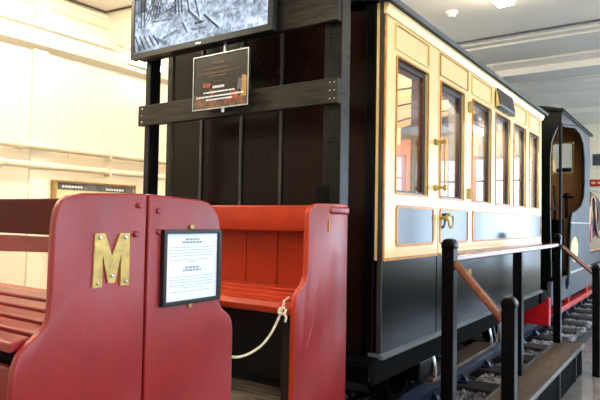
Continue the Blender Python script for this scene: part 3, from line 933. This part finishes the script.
# far side with the same windows
fs = sheet(MB(), XA, XA + .05, (Y0, Y1), (ZM, ZT), holes + [(3.55, 4.0, WZ[0], WZ[1])]).build('upper_side', M['cream'], co)
MB().box(XA, XA + .05, Y0, Y1, ZB, ZM).build('lower_side', M['bodyblack'], co)
for a, b in WIN + [(3.55, 4.0)]:
    MB().box(XA + .02, XA + .026, a, b, WZ[0], WZ[1]).build('window_glass', M['glass'], co)
# interior linings
il = sheet(MB(), XI - .012, XI - .001, (Y0 + .05, Y1 - .05), (ZB + .05, 2.36), holes + [(DY0, DY1, ZB, 2.4)])
sheet(il, XA + .051, XA + .062, (Y0 + .05, Y1 - .05), (ZB + .05, 2.36), holes + [(3.55, 4.0, WZ[0], WZ[1])])
il.build('interior_lining', M['interior'], co)
MB().box(XA + .05, XI, Y0 + .01, Y1 - .01, ZB, ZB + .04).build('floor_board', M['darkwood'], co)
# seats inside
for xx, lab in ((XA + .10, None), (XI - .52, None)):
    pass
MB().box(XA + .065, XA + .50, Y0 + .08, 3.45, ZB + .04, ZB + .42).box(XA + .065, XA + .20, Y0 + .08, 3.45, ZB + .42, ZB + .85).build('bench_seat', M['seatred'], co, bevel=.03)
MB().box(XA + .065, XA + .50, 4.2, Y1 - .08, ZB + .04, ZB + .42).box(XA + .065, XA + .20, 4.2, Y1 - .08, ZB + .42, ZB + .85).build('bench_seat', M['seatred'], co, bevel=.03)
# end walls
for ya, yb, vis in ((Y0, Y0 + .045, True), (Y1 - .045, Y1, False)):
    MB().box(XA + .05, XI, ya, yb, ZB, ZT + .02).build('end_wall', M['brown'], co)
iw = MB().box(XA + .063, XI - .013, Y0 + .046, Y0 + .055, ZB + .05, 2.42).box(XA + .063, XI - .013, Y1 - .055, Y1 - .046, ZB + .05, 2.42)
iw.build('interior_end_lining', M['interior'], co)
bt_ = MB()
for xx in (-2.70, -2.354, -2.042, -1.72):
    bt_.box(xx - .009, xx + .009, Y0 - .014, Y0, ZB, ZT)
bt_.build('end_batten', M['batten'], co, bevel=.003)
MB().box(XA + .0, XA + .05, Y0 - .012, Y0 - .001, ZB, ZT).build('corner_strip', M['blackwood'], co, bevel=.003)
MB().box(XI - .06, XI - .004, Y0 - .012, Y0 - .001, ZB, ZT).build('corner_strip', M['black'], co, bevel=.003)
MB().box(XO - .03, XO - .002, Y0 - .008, Y0 - .001, ZB, ZT).build('corner_bead', M['batten'], co, bevel=.002)
MB().box(XO - .002, XO + .006, Y0 - .004, Y0 + .012, ZM, ZT - .03).build('corner_lining', M['gold'], co, bevel=.002)
# roof: arched
arc = []
for k in range(17):
    s = -1 + 2 * k / 16
    arc.append((XC + .004 + s * .89, ZT + .012 + .13 * (1 - s * s)))
prof = arc + [(x_, z_ - .03) for x_, z_ in arc[::-1]]
MB().prism(prof, 'y', Y0 - .07, Y1 + .06).build('roof', M['roof'], co, smooth=True)
arc2 = [(x_, z_ - .032) for x_, z_ in arc[1:-1]]
prof2 = arc2 + [(XI - .0, ZT - .05), (XA + .05, ZT - .05)]
MB().prism([(x_ * 1.0, z_ - .02) for x_, z_ in arc2] + [(XI - .02, 2.44), (XI - .03, 2.43), (XI - .06, 2.50)][:0] + [(x_, z_ - .045) for x_, z_ in arc2[::-1]], 'y', Y0 + .046, Y1 - .046).build('interior_ceiling', M['int_ceiling'], co, smooth=True)
for y in (3.3, 4.8, 5.9):  # added lamps, kept out of view, to brighten the coach interior
    li = MB().lathe([(.07, 2.655), (.07, 2.635), (.05, 2.63)], (-1.60, y, -.03), 'z', 18).build('unseen_lamp', M['brass'], co, smooth=True)
    MB().lathe([(.045, 2.63), (.06, 2.60), (.055, 2.56), (.03, 2.54)], (-1.60, y, -.03), 'z', 18).build('unseen_globe', M['bulb'], li, smooth=True)
rb = MB()
for y in [Y0 + .35 + .60 * k for k in range(6)]:
    rb.prism([(x_, z_ - .045) for x_, z_ in arc2] + [(x_, z_ - .058) for x_, z_ in arc2[::-1]], 'y', y, y + .022)
rb.build('ceiling_rib', M['frame_dark'], co)
# end wall gable filler & eaves
for ya in (Y0, Y1 - .045):
    MB().prism([(XA + .05, ZT - .02)] + [(x_, z_ - .035) for x_, z_ in arc[1:-1]] + [(XI, ZT - .02)], 'y', ya, ya + .045).build('gable', M['brown'], co)
MB().prism([(XO, 2.530), (XO + .012, 2.530), (XO + .030, 2.566), (XO + .030, 2.582), (XO, 2.590)], 'y', Y0 - .02, Y1 + .01).build('cornice', M['cream'], co)
MB().box(XO, XO + .034, Y0 - .02, Y1 + .01, 2.584, 2.594).build('cornice_lining', M['frame_dark'], co)
MB().box(XO - .02, XO + .045, Y0 - .06, Y1 + .05, 2.594, 2.622).build('gutter', M['roof'], co, bevel=.006)
# linings round the windows and panels
xa, xb = XO, XO + .007
md = MB()
for a, b in WIN:
    bead(md, a - .009, b + .011, WZ[0] - .012, WZ[1] + .006, .010, .016, xa, xb)
PAN = [(2.862, 3.345)] + [(4.165, 4.66), (4.765, 5.25), (5.33, 5.81), (5.92, 6.39)]
for a, b in PAN:
    vp = MB()
    bead(vp, a, b, 2.372, 2.520, .009, .006, XO, XO + .010)
    vo = vp.build('vent_panel_moulding', M['cream'], co)
    vl = MB()
    bead(vl, a + .009, b - .009, 2.381, 2.511, .004, .004, XO, XO + .003)
    vl.build('lining', M['gold'], vo)
bead(md, 2.897, 3.448, 1.281, 1.515, .017, .03, xa, xb)
bead(md, 4.205, 6.462, 1.281, 1.515, .014, .03, xa, xb)
md.box(xa, xb, Y0 + .01, DY0 - .01, ZM - .003, ZM + .013).box(xa, xb, DY1 + .01, Y1, ZM - .003, ZM + .013)
md.build('lining', M['gold'], co)
p1 = MB().prism(rrect(2.914, 3.431, 1.298, 1.498, .02), 'x', XO, XO + .003).build('waist_panel', M['navy'], co)
p2 = MB().prism(rrect(4.219, 6.448, 1.295, 1.501, .02), 'x', XO, XO + .003).build('waist_panel', M['navy'], co)
# windows
for a, b in WIN:
    first_w = a < 3
    wd = .034 if first_w else .022
    f = MB().ring([(a, WZ[0]), (b, WZ[0]), (b, WZ[1]), (a, WZ[1])], [(a + wd * .4, WZ[0] + wd * .4), (b - wd, WZ[0] + wd * .4), (b - wd, WZ[1] - wd), (a + wd * .4, WZ[1] - wd)], 'x', XI - .045, XO - .014)
    fo = f.build('window_frame', M['frame_dark'], co, bevel=.003)
    MB().box(XO - .030, XO - .025, a + .01, b - .01, WZ[0] + .008, WZ[1] - .01).build('window_glass', M['glass'], fo)
# vent hood
hd = MB().prism([(XO, 2.535), (XO + .012, 2.535), (XO + .036, 2.405), (XO + .036, 2.385), (XO, 2.385)], 'y', 4.765, 5.245).build('vent_hood', M['cream'], co)
MB().prism([(XO + .0125, 2.536), (XO + .020, 2.536), (XO + .045, 2.404), (XO + .0365, 2.39)], 'y', 4.772, 5.238).build('hood_cover', M['frame_dark'], hd)
MB().box(XO + .002, XO + .044, 4.775, 5.245, 2.372, 2.385).build('hood_sill', M['black'], hd)
# door
dr = MB()
sheet(dr, XI + .004, XO + .002, (DY0 + .005, DY1 - .005), (ZM, 2.53), [(3.548, 3.99, WZ[0], WZ[1])])
do = dr.build('door', M['cream'], co)
MB().box(XI + .006, XO - .003, DY0 + .005, DY1 - .005, ZB + .01, ZM - .001).build('door_lower_panel', M['bodyblack'], do, bevel=.003)
dm = MB()
bead(dm, 3.539, 4.001, WZ[0] - .012, WZ[1] + .006, .010, .016, XO + .002, XO + .009)
bead(dm, 3.530, 4.075, 2.372, 2.518, .006, .006, XO + .002, XO + .009)
bead(dm, 3.545, 4.095, 1.281, 1.515, .015, .03, XO + .002, XO + .009)
dm.box(XO + .002, XO + .009, DY0 + .01, DY1 - .01, ZM - .003, ZM + .013)
dm.build('door_lining', M['gold'], do)
MB().prism(rrect(3.560, 4.080, 1.296, 1.500, .02), 'x', XO + .002, XO + .005).build('door_panel', M['navy'], do)
a, b, wd = 3.548, 3.99, .04
MB().ring([(a, WZ[0]), (b, WZ[0]), (b, WZ[1]), (a, WZ[1])], [(a + .012, WZ[0] + .012), (b - wd, WZ[0] + .012), (b - wd, WZ[1] - wd), (a + .012, WZ[1] - wd)], 'x', XI - .045, XO - .012).build('door_window_frame', M['frame_dark'], do, bevel=.003)
MB().box(XO - .030, XO - .025, a + .01, b - .01, WZ[0] + .008, WZ[1] - .01).build('door_glass', M['glass'], do)
kn = MB().lathe([(.022, 0), (.022, .004), (.010, .006), (.010, .03), (.020, .036), (.022, .046), (.014, .056)], (XO + .002, 3.565, 1.450), 'x', 16)
kn.build('door_knob', M['brass'], do, smooth=True)
rg = MB().tube([(XO + .035, 3.668 + .043 * math.cos(q), 1.430 + .043 * math.sin(q)) for q in [2 * math.pi * k / 24 for k in range(24)]], .0075, 8, closed=True)
rg.cyl((XO + .035, 3.565, 1.450), (XO + .035, 3.628, 1.445), .0075, 8)
rg.cyl((XO + .002, 3.668, 1.476), (XO + .04, 3.668, 1.472), .008, 8)
rg.build('ring_handle', M['pale_brass'], do, smooth=True)
for zz in (2.263, 1.632, 1.05):
    MB().box(XO + .003, XO + .014, 4.085, 4.135, zz - .036, zz + .036).cyl((XO + .016, 4.11, zz - .04), (XO + .016, 4.11, zz + .04), .009, 10).build('hinge', M['brass'], do)
# lock plate and grab handle on the pillar
MB().box(XO, XO + .006, 3.452, 3.476, 1.31, 1.47).build('lock_plate', M['brass'], co, bevel=.002)
gh = MB().cyl((XO + .065, 3.467, 1.615), (XO + .065, 3.467, 1.955), .0065, 12).build('grab_handle', M['brass'], co, smooth=True)
for zz in (1.93, 1.64):
    MB().lathe([(.022, 0), (.020, .012), (.010, .018), (.010, .05), (.016, .056), (.016, .075), (.008, .08)], (XO, 3.467, zz), 'x', 14).build('handle_foot', M['brass'], gh, smooth=True)
# underframe
MB().prism([(XI - .02, .70), (XO + .016, .70), (XO + .016, .712), (XO - .004, .726), (XI - .02, .726)], 'y', Y0 - .02, Y1 + .02).build('sill_strip', M['roof'], co)
MB().box(-1.50, -1.385, Y0 - .01, Y1 + .01, .565, .70).box(-3.0, -2.89, Y0 - .01, Y1 + .01, .565, .70).build('solebar', M['matte_black'], co, bevel=.006)
for ya in (Y0 - .01, 4.5, Y1 - .10):
    MB().box(-2.888, -1.502, ya, ya + .11, .565, .70).build('cross_beam', M['matte_black'], co)
for yc, sg_ in ((Y0 - .01, -1), (Y1 + .01, 1)):
    for xc in (-1.455, -2.945):
        L = .10 if sg_ < 0 else .33
        pr = [(0, .57), (L * .72, .575), (L * .92, .60), (L, .64), (L * .94, .68), (L * .75, .705), (0, .712)]
        q = MB().prism([(yc + sg_ * u, v) for u, v in pr], 'x', xc - .09, xc + .09)
        q.build('dumb_buffer', M['matte_black'], co, bevel=.02, seg=3, smooth=True)
        MB().box(xc - .08, xc + .08, *sorted((yc + sg_ * (L - .01), yc + sg_ * (L + .008))), .605, .675).build('buffer_face', M['black'], co, bevel=.003)
fbd = MB().box(-1.53, -1.375, 3.50, 4.85, .405, .432).build('footboard', M['step_wood'], co, bevel=.004)
for y in (3.56, 4.78):
    MB().tube([(-1.43, y, .60), (-1.405, y, .57), (-1.385, y, .48), (-1.385, y, .402), (-1.53, y, .398)], .013, 8).build('footboard_bracket', M['chrome'], fbd, smooth=True)
MB().tube([(-1.39, 5.02, .60), (-1.385, 5.02, .52), (-1.40, 5.03, .42), (-1.44, 5.03, .40)], .018, 8, rs=[.02, .022, .018, .012]).build('brake_hanger', M['chrome'], co, smooth=True)
for y in (3.45, 5.75):
    wheelset(co, y, .20)
    for xx in (-1.455, -2.945):
        MB().box(xx - .045, xx + .055, y - .11, y + .11, .44, .565).build('axlebox', M['black'], co, bevel=.01)
MB().cyl((XC, Y0 - .16, .64), (XC, Y0 - .01, .64), .03, 12).build('coupling', M['black'], co, smooth=True)

# ================================================================== THE STEAM ENGINE
XE = -1.33
en = thing('steam_engine', (XC, 9.5, RT), 'dark green steam engine with an open brown cab behind the coach', 'steam engine')
MB().box(-3.05, -1.36, 6.87, 6.97, .29, .60).build('buffer_beam', M['red'], en, bevel=.008)
MB().box(-1.40, -1.355, 6.97, 13.2, .50, .76).box(-3.04, -2.995, 6.97, 13.2, .50, .76).build('frame_plate', M['steel'], en, bevel=.004)
MB().box(-1.42, -1.345, 7.3, 12.4, .36, .425).box(-1.40, -1.35, 9.45, 9.55, .425, .60).box(-1.40, -1.35, 8.0, 8.06, .425, .50).build('running_rod', M['red'], en, bevel=.004)
MB().box(-3.04, -1.34, 7.40, 13.2, .74, .79).build('footplate', M['engine_green'], en, bevel=.004)
# cab back wall with curved cut near the walkway
MB().prism([(-3.05, .79), (-1.44, .79), (-1.455, 1.6), (-1.455, 2.25), (-1.44, 2.42), (-1.39, 2.56), (-1.345, 2.62), (-1.345, 2.80), (-3.05, 2.80)], 'y', 7.40, 7.44).build('cab_back', M['engine_green'], en)
# side sheet with the curved opening
side = [(7.85, .62), (9.60, .62), (9.60, 2.80), (7.42, 2.80), (7.42, 2.62), (7.62, 2.64), (8.3, 2.72), (8.72, 2.70), (8.98, 2.58), (9.10, 2.36), (9.10, 2.05), (9.02, 1.82), (8.80, 1.67),
        (8.46, 1.60), (8.10, 1.56), (8.02, 1.50), (7.93, 1.1)]
MB().prism(side, 'x', XE - .02, XE).build('cab_side', M['steel'], en)
MB().prism(side, 'x', -3.07, -3.05).build('cab_side', M['steel'], en)
edge = side[4:] + [(7.85, .66)]
MB().tube([(XE - .008, y, z) for y, z in edge], .02, 8).build('cab_beading', M['engine_green'], en, smooth=True)
arc = [(XC - .90 + 1.80 * k / 14, 2.80 + .12 * (1 - (2 * k / 14 - 1) ** 2)) for k in range(15)]
MB().prism(arc + [(x_, z_ - .035) for x_, z_ in arc[::-1]], 'y', 7.34, 9.72).build('cab_roof', M['engine_green'], en, smooth=True)
MB().box(XE - .01, XE + .03, 7.34, 9.72, 2.775, 2.81).build('roof_edge', M['roof'], en, bevel=.005)
# front wall with spectacle window
fw = MB()
MB().box(-2.9, -1.40, 9.05, 9.25, .79, 1.50).build('dark_cab_box', M['matte_black'], en, bevel=.02)  # black box added to darken the lower cab
ww = (-1.80, -1.49, 2.18, 2.65)
for x0, x1, z0, z1 in ((-3.05, ww[0], .79, 2.86), (ww[1], XE - .02, .79, 2.80), (ww[0], ww[1], .79, ww[2]), (ww[0], ww[1], ww[3], 2.86)):
    fw.box(x0, x1, 9.25, 9.29, z0, z1)
fw.build('cab_front', M['cab_brown'], en)
wf = MB().ring(rrect(ww[0], ww[1], ww[2], ww[3], .05), rrect(ww[0] + .025, ww[1] - .025, ww[2] + .025, ww[3] - .025, .035), 'y', 9.22, 9.25).build('spectacle_frame', M['brass'], en)
MB().box(ww[0], ww[1], 9.262, 9.268, ww[2], ww[3]).build('spectacle_glass', M['glass'], wf)
MB().cyl((XE - .015, 7.425, .62), (XE - .015, 7.425, 2.80), .018, 12).build('corner_pole', M['engine_green'], en, smooth=True)
for zz in (1.60, 1.13, .93):
    MB().box(XE - .13, XE - .015, 7.43, 7.46, zz, zz + .03).build('pole_stay', M['steel'], en, bevel=.004)
MB().cyl((-1.55, 9.0, .79), (-1.55, 9.0, 1.80), .02, 10).box(-1.64, -1.46, 8.98, 9.02, 1.80, 1.83).lathe([(.05, 1.83), (.05, 1.86), (.02, 1.88)], (-1.55, 9.0, 0), 'z', 12).build('brake_column', M['black'], en)
MB().tube([(-1.75, 9.1, .8), (-1.72, 9.1, 1.7), (-1.74, 9.1, 2.0)], .016, 8).build('regulator_lever', M['black'], en, smooth=True)
MB().tube([(XE - .06, 8.02, .8), (XE - .10, 8.3, 1.5)], .03, 8).build('cab_step_post', M['cab_brown'], en, smooth=True)
pl_ = MB().prism([(8.25 + .26 * math.cos(2 * math.pi * k / 28), 1.10 + .17 * math.sin(2 * math.pi * k / 28)) for k in range(28)], 'x', XE, XE + .012).build('oval_plate', M['board_cream'], en, bevel=.003)
MB().box(XE, XE + .01, 7.95, 9.58, .80, .83).box(XE, XE + .008, 7.98, 9.58, 1.44, 1.455).build('panel_lining', M['chrome'], en)
MB().lathe([(.56, 9.3), (.60, 9.32), (.60, 12.4), (.64, 12.41), (.64, 13.1), (.58, 13.14)], (XC, 0, 1.62), 'y', 40).build('boiler', M['steel'], en, smooth=True)
bb = MB()
for y in (9.7, 10.4, 11.1, 11.8):
    bb.lathe([(.603, y), (.608, y + .005), (.608, y + .05), (.603, y + .055)], (XC, 0, 1.62), 'y', 40)
bb.build('boiler_band', M['brass'], en, smooth=True)
MB().lathe([(.17, 2.15), (.15, 2.25), (.14, 2.45), (.19, 2.52), (.19, 2.56), (.13, 2.58)], (XC, 12.75, 0), 'z', 24).build('chimney', M['engine_green'], en, smooth=True)
MB().lathe([(.22, 2.15), (.20, 2.3), (.20, 2.55), (.12, 2.68), (.02, 2.70)], (XC, 10.6, 0), 'z', 24).build('steam_dome', M['brass'], en, smooth=True)
MB().lathe([(.08, -.012), (.095, 0), (.08, .012), (.055, 0)], (-1.37, 9.95, 1.62), 'x', 18).box(-1.385, -1.36, 9.93, 9.97, 1.35, 1.75).build('valve_wheel', M['red'], en)
MB().box(-1.45, -1.35, 9.9, 10.05, 1.15, 1.42).build('valve_body', M['red'], en, bevel=.02)
MB().tube(bez([(-1.40, 9.80, .79), (-1.38, 9.80, 1.3), (-1.36, 9.85, 1.75), (-1.36, 10.05, 1.88), (-1.36, 10.3, 1.80), (-1.36, 10.42, 1.45), (-1.37, 10.75, 1.25), (-1.4, 11.4, 1.2)], 56), .024, 10).build('copper_feed_pipe', M['copper'], en, smooth=True)
MB().tube([(-1.38, 9.65, 1.02), (-1.38, 12.0, 1.02)], .026, 10).build('brass_rod', M['copper'], en, smooth=True)
MB().box(-1.46, -1.40, 9.7, 12.3, .79, .98).build('splasher', M['steel'], en, bevel=.01)
MB().tube([(-1.52, 9.6, 2.03), (-1.5, 12.3, 2.03)], .018, 8).build('boiler_handrail', M['chrome'], en, smooth=True)
for y in (7.9, 9.5, 11.2):
    for s in (1, -1):
        xr = XC + s * GA
        rad = .34
        q = MB().ring([(y + rad * math.cos(2 * math.pi * k / 36), RT + rad + rad * math.sin(2 * math.pi * k / 36)) for k in range(36)],
                      [(y + (rad - .06) * math.cos(2 * math.pi * k / 36), RT + rad + (rad - .06) * math.sin(2 * math.pi * k / 36)) for k in range(36)], 'x', xr - .05, xr + .05)
        for k in range(10):
            a_ = math.pi * k / 5
            q.bar((xr, y, RT + rad), (xr, y + (rad - .05) * math.cos(a_), RT + rad + (rad - .05) * math.sin(a_)), .03, .03)
        q.lathe([(.08, -.06), (.08, .06)], (xr, y, RT + rad), 'x', 16)
        q.build('wheel', M['engine_green'], en)
    MB().cyl((XC - .66, y, RT + .34), (XC + .66, y, RT + .34), .05, 12).build('axle', M['black'], en, smooth=True)

# ================================================================== VIEWING STEP WITH HANDRAIL
vs = thing('viewing_step', (-1.0, 4.5, 0), 'low wooden viewing step with black posts and varnished handrail beside the coach', 'viewing step')
SX0, SX1, SY0, SY1 = -1.135, -0.885, 2.93, 6.06
MB().box(SX0 + .02, SX1 - .02, SY0 + .02, SY1 - .02, .268, .298).build('step_board', M['step_wood'], vs, bevel=.003)
ed = MB()
ed.ring([(SX0, SY0), (SX1, SY0), (SX1, SY1), (SX0, SY1)], [(SX0 + .022, SY0 + .022), (SX1 - .022, SY0 + .022), (SX1 - .022, SY1 - .022), (SX0 + .022, SY1 - .022)], 'z', .262, .302)
ed.build('edge_strip', M['batten'], vs, bevel=.003)
MB().box(SX1 - .05, SX1 - .035, SY0 + .02, SY1 - .02, 0, .262).box(SX0 + .02, SX0 + .035, SY0 + .02, SY1 - .02, .0, .262).box(SX0 + .02, SX1 - .04, SY1 - .04, SY1 - .025, 0, .262).box(SX0 + .02, SX1 - .04, SY0 + .025, SY0 + .04, 0, .262).build('riser_panel', M['matte_black'], vs)
for y in (3.4, 4.2, 5.0, 5.75):
    MB().box(SX1 - .034, SX1 - .022, y, y + .012, 0, .262).build('step_strut', M['batten'], vs)
MB().box(SX1 - .034, SX1 - .015, SY1 - .03, SY1 - .015, 0, .262).build('step_strut', M['batten'], vs)
PW = .033
def post(x, y, z0, z1, cap=True):
    q = MB().box(x - PW, x + PW, y - PW, y + PW, z0, z1 - (.045 if cap else 0))
    po = q.build('post', M['black'], vs, bevel=.004)
    if cap:
        c = MB()
        c.prism([(x - PW - .004, z1 - .055), (x + PW + .004, z1 - .055), (x + PW + .004, z1 - .028), (x + PW - .008, z1 - .008), (x + PW - .022, z1), (x - PW + .022, z1), (x - PW + .008, z1 - .008), (x - PW - .004, z1 - .028)], 'y', y - PW - .004, y + PW + .004)
        c.build('post_cap', M['black'], po, bevel=.008, seg=3, smooth=True)
post(-1.10, 3.02, .302, 1.335)
post(-1.10, 4.47, .302, 1.21, False)
post(-1.10, 5.93, .302, 1.335)
post(-0.785, 3.02, 0, 1.050)
post(-0.785, 6.08, 0, 1.050)
def handrail(a, b):
    a, b = Vector(a), Vector(b)
    t_ = (b - a).normalized()
    sd = t_.cross(Vector((0, 0, 1))).normalized()
    u_ = sd.cross(t_)
    prof = [(-.024, -.012), (-.026, .006), (-.018, .018), (0, .022), (.018, .018), (.026, .006), (.024, -.012), (.012, -.018), (-.012, -.018)]
    q = MB()
    A = [q.bm.verts.new(a + sd * i + u_ * j) for i, j in prof]
    B = [q.bm.verts.new(b + sd * i + u_ * j) for i, j in prof]
    q.bm.faces.new(A); q.bm.faces.new(B[::-1])
    for k in range(len(prof)):
        q.bm.faces.new((A[k], B[k], B[(k + 1) % len(prof)], A[(k + 1) % len(prof)]))
    q.build('handrail', M['rail_wood'], vs, smooth=True)
handrail((-1.10, 3.05, 1.225), (-1.10, 5.90, 1.225))
handrail((-1.068, 3.02, 1.205), (-.815, 3.02, .925))
handrail((-1.068, 5.95, 1.215), (-.815, 6.08, .965))
